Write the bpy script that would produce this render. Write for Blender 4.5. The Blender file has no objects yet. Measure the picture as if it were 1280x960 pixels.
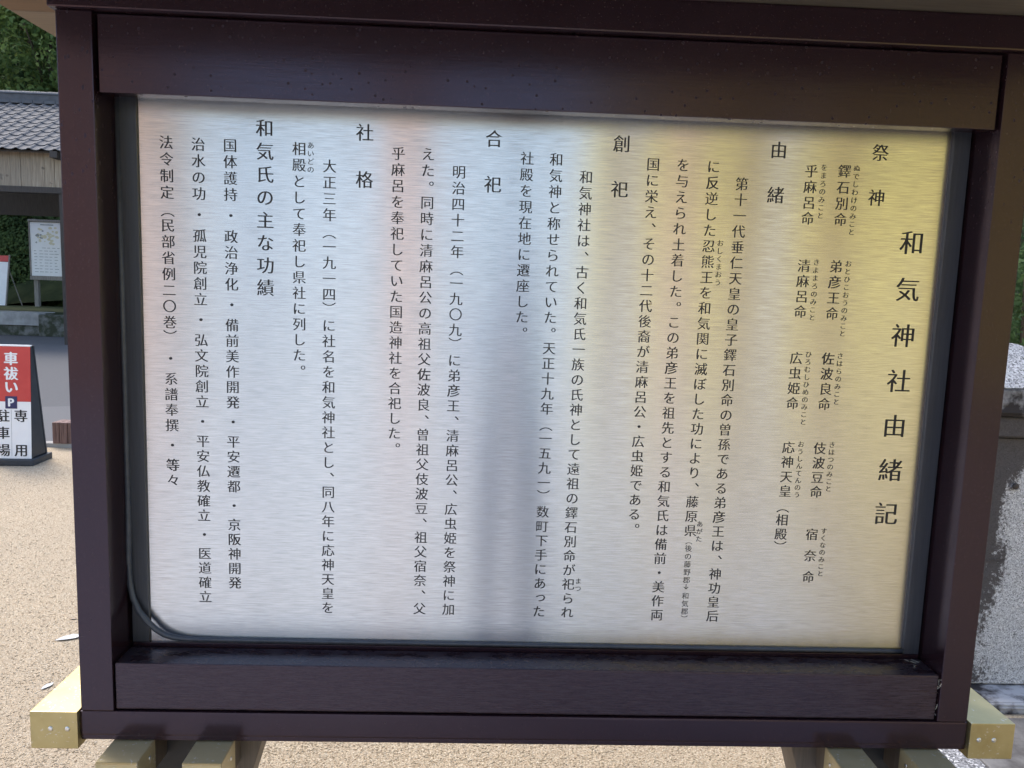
import bpy, bmesh, math, random
import numpy as np
from mathutils import Vector, Matrix, Quaternion

random.seed(7)
rng = np.random.default_rng(11)
SC = bpy.context.scene
COL = SC.collection
R = math.radians

# ------------------------------------------------------------------ camera
cam_d = bpy.data.cameras.new('camera')
cam_d.sensor_width = 36.0
cam_d.lens = 36.0 * 957.0 / 1280.0
cam_d.clip_start = 0.02
cam_d.clip_end = 2000.0
cam = bpy.data.objects.new('camera', cam_d)
COL.objects.link(cam)
yaw, pitch, roll = R(-2.125), R(-7.0), R(-1.92)
M = Matrix.Rotation(yaw, 3, 'Z') @ Matrix.Rotation(pitch, 3, 'X') @ Matrix.Rotation(roll, 3, 'Y')
rt, fw, up = M.col[0], M.col[1], M.col[2]
cam.matrix_world = Matrix(((rt[0], up[0], -fw[0], -0.1182), (rt[1], up[1], -fw[1], -1.432),
                           (rt[2], up[2], -fw[2], 1.55), (0, 0, 0, 1)))
SC.camera = cam

# ------------------------------------------------------------------ sky and sun (bright hazy overcast)
SUN_EL, SUN_AZ = R(54), R(-45)          # azimuth from +Y towards +X
sun_dir = Vector((math.sin(SUN_AZ) * math.cos(SUN_EL), math.cos(SUN_AZ) * math.cos(SUN_EL), math.sin(SUN_EL)))
world = bpy.data.worlds.new('World')
SC.world = world
world.use_nodes = True
wn = world.node_tree
sky = wn.nodes.new('ShaderNodeTexSky')
sky.sky_type = 'NISHITA'
sky.sun_disc = False
sky.sun_elevation = SUN_EL
sky.sun_rotation = SUN_AZ
sky.air_density = 1.0
sky.dust_density = 2.4
sky.ozone_density = 0.5
bg = wn.nodes['Background']
wn.links.new(sky.outputs['Color'], bg.inputs['Color'])
bg.inputs['Strength'].default_value = 0.15

sun_d = bpy.data.lights.new('sun', 'SUN')
sun_d.energy = 0.75
sun_d.angle = R(22)
sun_d.color = (1.0, 0.95, 0.87)
sun = bpy.data.objects.new('sun', sun_d)
COL.objects.link(sun)
sun.rotation_euler = sun_dir.to_track_quat('Z', 'Y').to_euler()
sun.location = (0, 0, 30)

SC.view_settings.view_transform = 'Standard'
SC.view_settings.look = 'None'
SC.view_settings.exposure = 1.6
SC.view_settings.gamma = 1.0
SC.view_settings.use_curve_mapping = False


# ------------------------------------------------------------------ material helpers
def new_mat(name):
    m = bpy.data.materials.new(name)
    m.use_nodes = True
    nt = m.node_tree
    b = nt.nodes['Principled BSDF']
    return m, nt, b


def N(nt, t, **kw):
    n = nt.nodes.new(t)
    for k, v in kw.items():
        setattr(n, k, v)
    return n


def noise(nt, scale, detail=3.0, rough=0.55, mscale=(1, 1, 1), coord='Object'):
    tc = N(nt, 'ShaderNodeTexCoord')
    mp = N(nt, 'ShaderNodeMapping')
    mp.inputs['Scale'].default_value = mscale
    n = N(nt, 'ShaderNodeTexNoise')
    n.inputs['Scale'].default_value = scale
    n.inputs['Detail'].default_value = detail
    n.inputs['Roughness'].default_value = rough
    nt.links.new(tc.outputs[coord], mp.inputs['Vector'])
    nt.links.new(mp.outputs['Vector'], n.inputs['Vector'])
    return n.outputs['Fac']


def voro(nt, scale, feature='F1', mscale=(1, 1, 1), coord='Object'):
    tc = N(nt, 'ShaderNodeTexCoord')
    mp = N(nt, 'ShaderNodeMapping')
    mp.inputs['Scale'].default_value = mscale
    n = N(nt, 'ShaderNodeTexVoronoi', feature=feature)
    n.inputs['Scale'].default_value = scale
    nt.links.new(tc.outputs[coord], mp.inputs['Vector'])
    nt.links.new(mp.outputs['Vector'], n.inputs['Vector'])
    return n


def ramp(nt, fac, stops):
    r = N(nt, 'ShaderNodeValToRGB')
    el = r.color_ramp.elements
    while len(el) < len(stops):
        el.new(0.5)
    for e, (p, c) in zip(el, stops):
        e.position = p
        e.color = (c[0], c[1], c[2], 1) if not isinstance(c, (int, float)) else (c, c, c, 1)
    nt.links.new(fac, r.inputs['Fac'])
    return r.outputs['Color']


def mix(nt, fac, a, b, kind='MIX'):
    m = N(nt, 'ShaderNodeMix', data_type='RGBA', blend_type=kind)
    for s, v in ((m.inputs[0], fac), (m.inputs[6], a), (m.inputs[7], b)):
        if isinstance(v, (int, float)):
            s.default_value = v
        elif isinstance(v, tuple):
            s.default_value = (v[0], v[1], v[2], 1)
        else:
            nt.links.new(v, s)
    return m.outputs[2]


def math_(nt, op, a, b=0.0, clamp=False):
    m = N(nt, 'ShaderNodeMath', operation=op, use_clamp=clamp)
    for s, v in zip(m.inputs, (a, b)):
        if isinstance(v, (int, float)):
            s.default_value = v
        else:
            nt.links.new(v, s)
    return m.outputs[0]


def bump(nt, b, h, strength=0.3, dist=0.01):
    n = N(nt, 'ShaderNodeBump')
    n.inputs['Strength'].default_value = strength
    n.inputs['Distance'].default_value = dist
    nt.links.new(h, n.inputs['Height'])
    nt.links.new(n.outputs['Normal'], b.inputs['Normal'])


def simple(name, c1, c2, scale=20, rough=0.7, mscale=(1, 1, 1), bs=0.2, bd=0.004, metal=0.0, lo=0.35, hi=0.65, detail=4):
    m, nt, b = new_mat(name)
    f = noise(nt, scale, detail, 0.6, mscale)
    nt.links.new(ramp(nt, f, [(lo, c1), (hi, c2)]), b.inputs['Base Color'])
    b.inputs['Roughness'].default_value = rough
    b.inputs['Metallic'].default_value = metal
    if rough >= 0.8: b.inputs['Specular IOR Level'].default_value = 0.15
    if bs:
        bump(nt, b, f, bs, bd)
    return m


MAT = {}


def frame_mat(name, grain, spots, coarse=False):
    """dark anodised aluminium with a rolled wood-grain relief and dried rain spots"""
    m, nt, b = new_mat(name)
    g = noise(nt, 1.0, 4, 0.6, grain)
    blot = noise(nt, 5.0, 3, 0.5)
    base = ramp(nt, blot, [(0.3, (0.0140, 0.0060, 0.0082)), (0.7, (0.0190, 0.0090, 0.0118))])
    base = mix(nt, ramp(nt, g, [(0.45, 0.0), (0.7, 0.5)]), base, (0.009, 0.005, 0.007))
    dust = noise(nt, 260.0, 2, 0.5)
    base = mix(nt, ramp(nt, dust, [(0.66, 0.0), (0.74, 0.45)]), base, (0.10, 0.085, 0.08))
    rough = ramp(nt, g, [(0.3, 0.15), (0.7, 0.24)])
    if spots:
        v = voro(nt, 62.0 if spots is True else 130.0, 'F1', (1, 1, 1) if spots is True else (1, 1, .55))
        rnd = N(nt, 'ShaderNodeSeparateColor')
        nt.links.new(v.outputs['Color'], rnd.inputs['Color'])
        vs = math_(nt, 'DIVIDE', v.outputs['Distance'], math_(nt, 'ADD', math_(nt, 'POWER', rnd.outputs[1], 2.0), 0.45))
        near = ramp(nt, vs, [(0.14, 1.0), (0.24, 0.0)])
        sel = math_(nt, 'GREATER_THAN', rnd.outputs[0], 0.5)
        sp = math_(nt, 'MULTIPLY', near, sel)
        if spots == 'top':              # rain marks only on the upper end of the posts
            tc = N(nt, 'ShaderNodeTexCoord')
            sz = N(nt, 'ShaderNodeSeparateXYZ')
            nt.links.new(tc.outputs['Object'], sz.inputs[0])
            sp = math_(nt, 'MULTIPLY', sp, math_(nt, 'MULTIPLY', math_(nt, 'SUBTRACT', sz.outputs['Z'], 1.66), 5.0, True))
        base = mix(nt, math_(nt, 'MULTIPLY', sp, 0.8 if spots is True else 0.4), base, (0.008, 0.006, 0.008))
        rough = mix(nt, sp, rough, (0.7, 0.7, 0.7))
    nt.links.new(base, b.inputs['Base Color'])
    nt.links.new(rough, b.inputs['Roughness'])
    b.inputs['Specular IOR Level'].default_value = 0.52
    b.inputs['Specular Tint'].default_value = (0.90, 0.77, 0.98, 1)
    bump(nt, b, g, 0.07, 0.001)
    if coarse:
        g2 = noise(nt, 1.0, 3, 0.65, (24, 60, 700))
        base = mix(nt, ramp(nt, g2, [(0.40, 0.0), (0.62, 0.75)]), base, (0.034, 0.028, 0.034))
        nt.links.new(base, b.inputs['Base Color'])
        nt.links.new(ramp(nt, g2, [(0.35, 0.20), (0.65, 0.36)]), b.inputs['Roughness'])
    return m


MAT['frame_h'] = frame_mat('dark_bronze_horizontal', (16, 60, 420), False)
MAT['frame_hs'] = frame_mat('dark_bronze_horizontal_spotted', (16, 60, 420), True)
MAT['frame_g'] = frame_mat('dark_bronze_coarse_grain', (16, 60, 420), False, True)
MAT['frame_v'] = frame_mat('dark_bronze_vertical', (420, 60, 14), 'top')
MAT['black'] = simple('black_recess', (0.008, 0.008, 0.009), (0.014, 0.013, 0.014), 30, 0.6)
MAT['strip'] = simple('dark_grey_strip', (0.032, 0.034, 0.040), (0.044, 0.046, 0.054), 9, 0.38, (40, 40, 1.2), 0.05, 0.001)
MAT['rubber'] = simple('rubber', (0.036, 0.043, 0.056), (0.055, 0.063, 0.078), 60, 0.42, bs=0.05, bd=0.001)
MAT['web'] = simple('cobweb', (0.40, 0.38, 0.32), (0.55, 0.52, 0.45), 90, 0.9, bs=0)
MAT['ink'] = simple('engraved_black_paint', (0.006, 0.006, 0.007), (0.011, 0.010, 0.011), 90, 0.6, bs=0)

# brushed stainless plate: horizontal brush lines smear reflections vertically
m, nt, b = new_mat('brushed_steel')
st1 = noise(nt, 1.0, 3, 0.6, (22, 1, 560))
st2 = noise(nt, 1.0, 2, 0.5, (34, 1, 800))
c = ramp(nt, st1, [(0.28, (0.54, 0.54, 0.535)), (0.50, (0.65, 0.65, 0.645)), (0.72, (0.72, 0.72, 0.715))])
dk = ramp(nt, st2, [(0.56, 0.0), (0.72, 0.34)])
c = mix(nt, dk, c, (0.42, 0.41, 0.40))
nt.links.new(c, b.inputs['Base Color'])
b.inputs['Metallic'].default_value = 1.0
nt.links.new(ramp(nt, st1, [(0.3, 0.27), (0.7, 0.21)]), b.inputs['Roughness'])
b.inputs['Anisotropic'].default_value = 1.0
tg = N(nt, 'ShaderNodeCombineXYZ')
tg.inputs[2].default_value = 1.0
nt.links.new(tg.outputs[0], b.inputs['Tangent'])
MAT['steel'] = m

# brass end caps: tarnish and pale lime pitting
def brass(name, tarnish):
    m, nt, b = new_mat(name)
    f = noise(nt, 18.0, 4, 0.6)
    pit = noise(nt, 150.0, 3, 0.6)
    pat = noise(nt, 30.0, 2, 0.5)
    c = ramp(nt, f, [(0.3, (0.40, 0.33, 0.15)), (0.7, (0.50, 0.425, 0.22))])
    c = mix(nt, tarnish, c, (0.50, 0.42, 0.27))
    pm = math_(nt, 'MULTIPLY', ramp(nt, pit, [(0.60, 0.0), (0.66, 0.8)]), ramp(nt, pat, [(0.50, 0.0), (0.60, 1.0)]))
    c = mix(nt, pm, c, (0.62, 0.60, 0.54))
    nt.links.new(c, b.inputs['Base Color'])
    nt.links.new(math_(nt, 'SUBTRACT', 1.0 - tarnish * .9, math_(nt, 'MULTIPLY', pm, 0.4)), b.inputs['Metallic'])
    nt.links.new(ramp(nt, f, [(0.3, 0.36), (0.7, 0.5)]), b.inputs['Roughness'])
    bump(nt, b, pit, 0.15, 0.001)
    return m


MAT['brass'] = brass('brass', 0.08)
MAT['brass_old'] = brass('brass_weathered', 0.55)
MAT['rivet'] = simple('rivet_steel', (0.55, 0.55, 0.53), (0.72, 0.72, 0.70), 80, 0.3, metal=1.0, bs=0)
MAT['leg'] = simple('leg_brown', (0.085, 0.066, 0.050), (0.12, 0.095, 0.072), 6, 0.6, (30, 30, 1), 0.1, 0.002)
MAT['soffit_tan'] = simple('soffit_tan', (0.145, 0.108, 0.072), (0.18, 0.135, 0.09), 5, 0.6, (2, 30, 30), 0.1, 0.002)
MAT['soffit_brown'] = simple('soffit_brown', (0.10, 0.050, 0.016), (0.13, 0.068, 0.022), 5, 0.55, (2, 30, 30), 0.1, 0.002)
MAT['soffit_shaded'] = simple('soffit_shaded', (0.075, 0.062, 0.045), (0.105, 0.088, 0.062), 5, 0.6, (2, 30, 30), 0.1, 0.002)  # eave shade put into the front boards' base colour
MAT['copper'] = simple('roof_sheet', (0.10, 0.085, 0.075), (0.16, 0.14, 0.12), 8, 0.5, metal=0.4)

# gravel ground
m, nt, b = new_mat('gravel')
v1 = voro(nt, 300.0)
v2 = voro(nt, 150.0)
big = noise(nt, 0.6, 4, 0.6)
spl = N(nt, 'ShaderNodeSeparateColor')
nt.links.new(v1.outputs['Color'], spl.inputs['Color'])
c = ramp(nt, spl.outputs[0], [(0.0, (0.25, 0.185, 0.115)), (0.35, (0.39, 0.308, 0.20)), (0.7, (0.48, 0.395, 0.27)), (1.0, (0.62, 0.54, 0.41))])
c = mix(nt, ramp(nt, v2.outputs['Distance'], [(0.35, 0.0), (0.75, 0.55)]), c, (0.29, 0.21, 0.13))
c = mix(nt, ramp(nt, big, [(0.35, 0.0), (0.7, 0.5)]), c, (0.33, 0.265, 0.185))
nt.links.new(c, b.inputs['Base Color'])
b.inputs['Roughness'].default_value = 0.9
h = math_(nt, 'ADD', math_(nt, 'MULTIPLY', v1.outputs['Distance'], -0.5), math_(nt, 'MULTIPLY', v2.outputs['Distance'], -0.6))
bump(nt, b, h, 0.75, 0.006)
MAT['gravel'] = m

m, nt, b = new_mat('pebbles')
at = N(nt, 'ShaderNodeAttribute', attribute_name='tint')
c = ramp(nt, at.outputs['Fac'], [(0.0, (0.25, 0.18, 0.11)), (0.4, (0.40, 0.315, 0.205)), (0.8, (0.51, 0.42, 0.29)), (1.0, (0.66, 0.58, 0.45))])
nt.links.new(c, b.inputs['Base Color'])
b.inputs['Roughness'].default_value = 0.85
MAT['pebbles'] = m

MAT['asphalt'] = simple('asphalt', (0.075, 0.076, 0.079), (0.12, 0.12, 0.122), 140, 0.85, bs=0.3, bd=0.004)
MAT['asphalt_new'] = simple('asphalt_patch', (0.10, 0.10, 0.102), (0.145, 0.145, 0.147), 120, 0.85, bs=0.3, bd=0.004)
MAT['concrete'] = simple('concrete', (0.26, 0.255, 0.24), (0.42, 0.41, 0.39), 3.5, 0.85, bs=0.3, bd=0.01)
MAT['moss_stone'] = simple('mossy_stone', (0.05, 0.055, 0.035), (0.20, 0.195, 0.18), 5, 0.9, bs=0.6, bd=0.02, lo=0.4, hi=0.68)
MAT['timber_dark'] = simple('dark_timber', (0.035, 0.027, 0.022), (0.06, 0.048, 0.04), 4, 0.7, (20, 20, 1.5), 0.2, 0.004)
MAT['grey_timber'] = simple('weathered_timber', (0.20, 0.185, 0.165), (0.31, 0.29, 0.265), 4, 0.8, (18, 18, 1.5), 0.3, 0.004)
MAT['block_wood'] = simple('block_wood', (0.10, 0.055, 0.045), (0.26, 0.16, 0.135), 3, 0.75, (22, 22, 1.0), 0.3, 0.006)
MAT['paving'] = simple('pale_paving', (0.42, 0.43, 0.44), (0.52, 0.53, 0.54), 4, 0.8, bs=0.1, bd=0.004)
MAT['soil'] = simple('hill_soil', (0.020, 0.030, 0.012), (0.045, 0.055, 0.022), 2.0, 0.95, bs=0.5, bd=0.05)

# roof tile: fired grey clay
m, nt, b = new_mat('roof_tile')
oi = N(nt, 'ShaderNodeObjectInfo')
f = noise(nt, 9.0, 4, 0.6)
c = ramp(nt, f, [(0.3, (0.065, 0.069, 0.076)), (0.7, (0.115, 0.12, 0.132))])
c = mix(nt, math_(nt, 'MULTIPLY', oi.outputs['Random'], 0.5), c, (0.07, 0.073, 0.082))
nt.links.new(c, b.inputs['Base Color'])
b.inputs['Roughness'].default_value = 0.75
b.inputs['Specular IOR Level'].default_value = 0.3
MAT['tile'] = m

# weathered boards
m, nt, b = new_mat('wall_plank')
oi = N(nt, 'ShaderNodeObjectInfo')
g = noise(nt, 3.0, 4, 0.6, (16, 16, 0.9))
kn = noise(nt, 5.0, 2, 0.5)
c = ramp(nt, g, [(0.3, (0.20, 0.15, 0.10)), (0.55, (0.35, 0.285, 0.205)), (0.75, (0.46, 0.395, 0.30))])
c = mix(nt, ramp(nt, kn, [(0.66, 0.0), (0.70, 0.8)]), c, (0.07, 0.05, 0.035))
c = mix(nt, math_(nt, 'MULTIPLY', oi.outputs['Random'], 0.5), c, (0.22, 0.18, 0.14))
nt.links.new(c, b.inputs['Base Color'])
b.inputs['Roughness'].default_value = 0.8
bump(nt, b, g, 0.3, 0.004)
MAT['plank'] = m

# granite with its own dark lichen stain
m, nt, b = new_mat('granite')
v = voro(nt, 190.0)
sp = N(nt, 'ShaderNodeSeparateColor')
nt.links.new(v.outputs['Color'], sp.inputs['Color'])
c = ramp(nt, sp.outputs[0], [(0.0, (0.06, 0.06, 0.062)), (0.22, (0.24, 0.24, 0.245)), (0.7, (0.44, 0.44, 0.445)), (1.0, (0.62, 0.62, 0.62))])
nt.links.new(c, b.inputs['Base Color'])
b.inputs['Roughness'].default_value = 0.75
bump(nt, b, sp.outputs[0], 0.2, 0.002)
MAT['granite'] = m


m, nt, b = new_mat('granite_dull')
v = voro(nt, 170.0)
sp = N(nt, 'ShaderNodeSeparateColor')
nt.links.new(v.outputs['Color'], sp.inputs['Color'])
nt.links.new(ramp(nt, sp.outputs[0], [(0.0, (0.05, 0.05, 0.05)), (0.4, (0.15, 0.15, 0.155)), (0.8, (0.30, 0.30, 0.305)), (1.0, (0.6, 0.6, 0.6))]), b.inputs['Base Color'])
b.inputs['Roughness'].default_value = 0.8
MAT['granite_dull'] = m


def stained_granite():
    m, nt, b = new_mat('granite_lichen')
    v = voro(nt, 290.0)
    sp = N(nt, 'ShaderNodeSeparateColor')
    nt.links.new(v.outputs['Color'], sp.inputs['Color'])
    c = ramp(nt, sp.outputs[0], [(0.0, (0.13, 0.13, 0.135)), (0.2, (0.36, 0.36, 0.37)), (0.7, (0.55, 0.55, 0.56)), (1.0, (0.75, 0.75, 0.75))])
    tc = N(nt, 'ShaderNodeTexCoord')
    sx = N(nt, 'ShaderNodeSeparateXYZ')
    nt.links.new(tc.outputs['Object'], sx.inputs[0])
    # lichen growing down from under the cap and along one edge, ragged border
    line = math_(nt, 'ADD', math_(nt, 'MULTIPLY', sx.outputs['Z'], 0.075), -0.02)
    edge = math_(nt, 'MULTIPLY', math_(nt, 'SUBTRACT', line, sx.outputs['X']), 9.0)
    high = math_(nt, 'MULTIPLY', math_(nt, 'MAXIMUM', math_(nt, 'SUBTRACT', sx.outputs['Z'], 0.82), 0.0), 6.0)
    ln = noise(nt, 7.0, 5, 0.65, (1, 1, .4))
    fine = noise(nt, 70.0, 4, 0.7)
    tot = math_(nt, 'ADD', math_(nt, 'ADD', edge, high), math_(nt, 'MULTIPLY', math_(nt, 'SUBTRACT', ln, 0.5), 2.6))
    tot = math_(nt, 'ADD', tot, math_(nt, 'MULTIPLY', math_(nt, 'SUBTRACT', fine, 0.5), 1.6))
    mask = ramp(nt, tot, [(0.02, 0.0), (0.30, 0.94)])
    c = mix(nt, mask, c, mix(nt, fine, (0.020, 0.017, 0.018), (0.075, 0.062, 0.060)))
    nt.links.new(c, b.inputs['Base Color'])
    b.inputs['Roughness'].default_value = 0.85
    bump(nt, b, fine, 0.3, 0.004)
    return m


MAT['granite_lichen'] = stained_granite()
MAT['stone_dark'] = simple('stained_plinth', (0.045, 0.040, 0.040), (0.40, 0.40, 0.41), 9, 0.85, bs=0.3, bd=0.006, lo=0.46, hi=0.62, detail=6)
MAT['stone_grey'] = simple('grey_plinth', (0.085, 0.08, 0.078), (0.17, 0.165, 0.16), 12, 0.85, bs=0.3, bd=0.004)


def leafy(name, c1, c2, c3, trans=0.35):
    m, nt, b = new_mat(name)
    at = N(nt, 'ShaderNodeAttribute', attribute_name='tint')
    c = ramp(nt, at.outputs['Fac'], [(0.0, c1), (0.5, c2), (1.0, c3)])
    nt.links.new(c, b.inputs['Base Color'])
    b.inputs['Roughness'].default_value = 0.8
    b.inputs['Specular IOR Level'].default_value = 0.2
    tr = N(nt, 'ShaderNodeBsdfTranslucent')
    nt.links.new(c, tr.inputs['Color'])
    mx = N(nt, 'ShaderNodeMixShader')
    mx.inputs[0].default_value = trans
    nt.links.new(b.outputs[0], mx.inputs[1])
    nt.links.new(tr.outputs[0], mx.inputs[2])
    nt.links.new(mx.outputs[0], nt.nodes['Material Output'].inputs['Surface'])
    return m


MAT['leaf'] = leafy('leaves', (0.046, 0.085, 0.028), (0.105, 0.165, 0.050), (0.21, 0.26, 0.08))
MAT['leaf_dark'] = leafy('needles', (0.030, 0.062, 0.026), (0.070, 0.125, 0.048), (0.115, 0.175, 0.065))
MAT['leaf_yellow'] = leafy('bright_leaves', (0.09, 0.12, 0.025), (0.20, 0.22, 0.045), (0.34, 0.32, 0.09))
MAT['hedge'] = leafy('hedge_leaves', (0.036, 0.062, 0.022), (0.085, 0.130, 0.042), (0.14, 0.19, 0.06))
MAT['bark'] = simple('bark', (0.05, 0.038, 0.028), (0.11, 0.085, 0.065), 6, 0.9, (6, 6, 1), 0.6, 0.02)
MAT['sign_red'] = simple('sign_red', (0.52, 0.045, 0.040), (0.57, 0.06, 0.05), 6, 0.45, bs=0)
MAT['sign_white'] = simple('sign_white', (0.82, 0.83, 0.83), (0.86, 0.87, 0.87), 6, 0.45, bs=0)
MAT['sign_navy'] = simple('sign_navy', (0.020, 0.020, 0.085), (0.028, 0.028, 0.11), 6, 0.45, bs=0)
MAT['sign_dark'] = simple('sign_frame', (0.020, 0.026, 0.034), (0.032, 0.040, 0.050), 10, 0.5, bs=0)
MAT['map_white'] = simple('map_sheet', (0.80, 0.83, 0.84), (0.85, 0.87, 0.88), 3, 0.4, bs=0)
MAT['map_yellow'] = simple('map_yellow', (0.62, 0.60, 0.42), (0.70, 0.67, 0.50), 8, 0.5, bs=0)
MAT['map_grey'] = simple('map_grey', (0.22, 0.25, 0.26), (0.34, 0.36, 0.36), 12, 0.5, bs=0)
MAT['cream'] = simple('cream_plaster', (0.84, 0.73, 0.22), (0.89, 0.78, 0.27), 2, 0.9, bs=0.05)
MAT['peach'] = simple('peach_plaster', (0.70, 0.48, 0.34), (0.76, 0.54, 0.40), 2, 0.9, bs=0.05)
MAT['bark_roof'] = simple('bark_roof', (0.36, 0.27, 0.13), (0.46, 0.35, 0.18), 6, 0.9, (1, 12, 12), 0.3, 0.01)
MAT['hall_wood'] = simple('hall_timber', (0.20, 0.11, 0.055), (0.30, 0.18, 0.095), 4, 0.7, (14, 14, 1), 0.2, 0.004)
MAT['leaf_dry'] = simple('dry_leaf', (0.30, 0.20, 0.11), (0.55, 0.50, 0.44), 40, 0.8, bs=0)
MAT['leaf_pale'] = simple('pale_leaf', (0.40, 0.40, 0.39), (0.58, 0.59, 0.58), 40, 0.7, bs=0)
MAT['shirt'] = simple('shirt', (0.42, 0.43, 0.45), (0.46, 0.47, 0.49), 30, 0.9, bs=0.1)
MAT['trousers'] = simple('trousers', (0.16, 0.18, 0.24), (0.20, 0.22, 0.28), 30, 0.9, bs=0.1)
MAT['skin'] = simple('skin', (0.48, 0.30, 0.22), (0.54, 0.35, 0.26), 20, 0.55, bs=0.03)
MAT['hair'] = simple('hair', (0.012, 0.010, 0.009), (0.025, 0.02, 0.018), 60, 0.5, bs=0.3)
MAT['phone'] = simple('phone_shell', (0.015, 0.015, 0.017), (0.022, 0.022, 0.025), 30, 0.3, bs=0)


# ------------------------------------------------------------------ object helpers
def link(name, mesh, mat=None, parent=None):
    if mat is not None:
        mesh.materials.clear()
        mesh.materials.append(MAT[mat] if isinstance(mat, str) else mat)
    o = bpy.data.objects.new(name, mesh)
    COL.objects.link(o)
    if parent is not None:
        o.parent = parent
    return o


def tag(o, label=None, cat=None, group=None, kind=None):
    if label: o['label'] = label
    if cat: o['category'] = cat
    if group: o['group'] = group
    if kind: o['kind'] = kind
    return o


def empty(name, loc=(0, 0, 0), rz=0.0):
    o = bpy.data.objects.new(name, None)
    o.empty_display_size = 0.1
    COL.objects.link(o)
    o.location = loc
    o.rotation_euler = (0, 0, rz)
    return o


def bm_box(bm, x0, x1, y0, y1, z0, z1, bev=0.0, seg=2):
    g = bmesh.ops.create_cube(bm, size=1.0)
    vs = g['verts']
    for v in vs:
        v.co = Vector((x0 + (v.co.x + .5) * (x1 - x0), y0 + (v.co.y + .5) * (y1 - y0), z0 + (v.co.z + .5) * (z1 - z0)))
    if bev > 0:
        es = list({e for v in vs for e in v.link_edges})
        bmesh.ops.bevel(bm, geom=es, offset=bev, segments=seg, profile=0.7, affect='EDGES')
    return bm


def done(bm, name='m', smooth=False):
    bmesh.ops.recalc_face_normals(bm, faces=bm.faces[:])
    me = bpy.data.meshes.new(name)
    bm.to_mesh(me)
    bm.free()
    if smooth:
        for p in me.polygons: p.use_smooth = True
    return me


def box(name, dims, mat, parent=None, bev=0.0, seg=2):
    bm = bmesh.new()
    bm_box(bm, *dims, bev=bev, seg=seg)
    return link(name, done(bm, name), mat, parent)


def prism(name, poly, axis, a, b, mat, parent=None, bev=0.0):
    """poly in the two remaining axes (in xyz order), extruded along axis from a to b"""
    bm = bmesh.new()
    def P(u, v, w):
        return {'x': (w, u, v), 'y': (u, w, v), 'z': (u, v, w)}[axis]
    A = [bm.verts.new(P(u, v, a)) for u, v in poly]
    B = [bm.verts.new(P(u, v, b)) for u, v in poly]
    bm.faces.new(A)
    bm.faces.new(B[::-1])
    for i in range(len(poly)):
        j = (i + 1) % len(poly)
        bm.faces.new((A[i], B[i], B[j], A[j]))
    if bev > 0:
        bmesh.ops.recalc_face_normals(bm, faces=bm.faces[:])
        bmesh.ops.bevel(bm, geom=bm.edges[:], offset=bev, segments=2, profile=0.7, affect='EDGES')
    return link(name, done(bm, name), mat, parent)


def tube(bm, pts, radii, seg=8, cap=True):
    pts = [Vector(p) for p in pts]
    if isinstance(radii, (int, float)): radii = [radii] * len(pts)
    rings = []
    ref = Vector((0, 0, 1))
    for i, p in enumerate(pts):
        d = (pts[min(i + 1, len(pts) - 1)] - pts[max(i - 1, 0)]).normalized()
        u = d.cross(ref)
        if u.length < 1e-3: u = d.cross(Vector((0, 1, 0)))
        u.normalize()
        w = u.cross(d)
        rings.append([bm.verts.new(p + (u * math.cos(t) + w * math.sin(t)) * radii[i]) for t in [2 * math.pi * k / seg for k in range(seg)]])
    for a, b_ in zip(rings[:-1], rings[1:]):
        for k in range(seg):
            bm.faces.new((a[k], a[(k + 1) % seg], b_[(k + 1) % seg], b_[k]))
    if cap:
        bm.faces.new(rings[0][::-1])
        bm.faces.new(rings[-1])


def mesh_np(name, verts, faces, tint=None, nper=None):
    """verts (n,3), faces (m,k)"""
    me = bpy.data.meshes.new(name)
    nv, (nf, k) = len(verts), faces.shape
    me.vertices.add(nv)
    me.vertices.foreach_set('co', verts.astype(np.float32).ravel())
    me.loops.add(nf * k)
    me.loops.foreach_set('vertex_index', faces.astype(np.int32).ravel())
    me.polygons.add(nf)
    me.polygons.foreach_set('loop_start', np.arange(0, nf * k, k, dtype=np.int32))
    me.update(calc_edges=True)
    if tint is not None:
        a = me.attributes.new('tint', 'FLOAT', 'POINT')
        a.data.foreach_set('value', tint.astype(np.float32))
    me.validate()
    return me


def leaves_mesh(name, cent, size, tint, flat=0.0, aspect=0.6, nrm=None, spread=1.0):
    """one small folded four-corner leaf per centre"""
    n = len(cent)
    d = rng.normal(size=(n, 3))
    if nrm is not None: d = d * spread + nrm * 1.6
    d[:, 2] += flat
    d /= np.linalg.norm(d, axis=1)[:, None] + 1e-9
    a = rng.normal(size=(n, 3))
    u = np.cross(d, a)
    u /= np.linalg.norm(u, axis=1)[:, None] + 1e-9
    w = np.cross(d, u)
    s = (size * rng.uniform(0.6, 1.35, n))[:, None]
    v = np.empty((n, 4, 3))
    v[:, 0] = cent - u * s
    v[:, 1] = cent + w * s * aspect + d * s * .25
    v[:, 2] = cent + u * s
    v[:, 3] = cent - w * s * aspect + d * s * .25
    f = np.arange(n * 4).reshape(n, 4)
    return mesh_np(name, v.reshape(-1, 3), f, np.repeat(tint, 4))


# ------------------------------------------------------------------ lettering
_gl = {}


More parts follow.
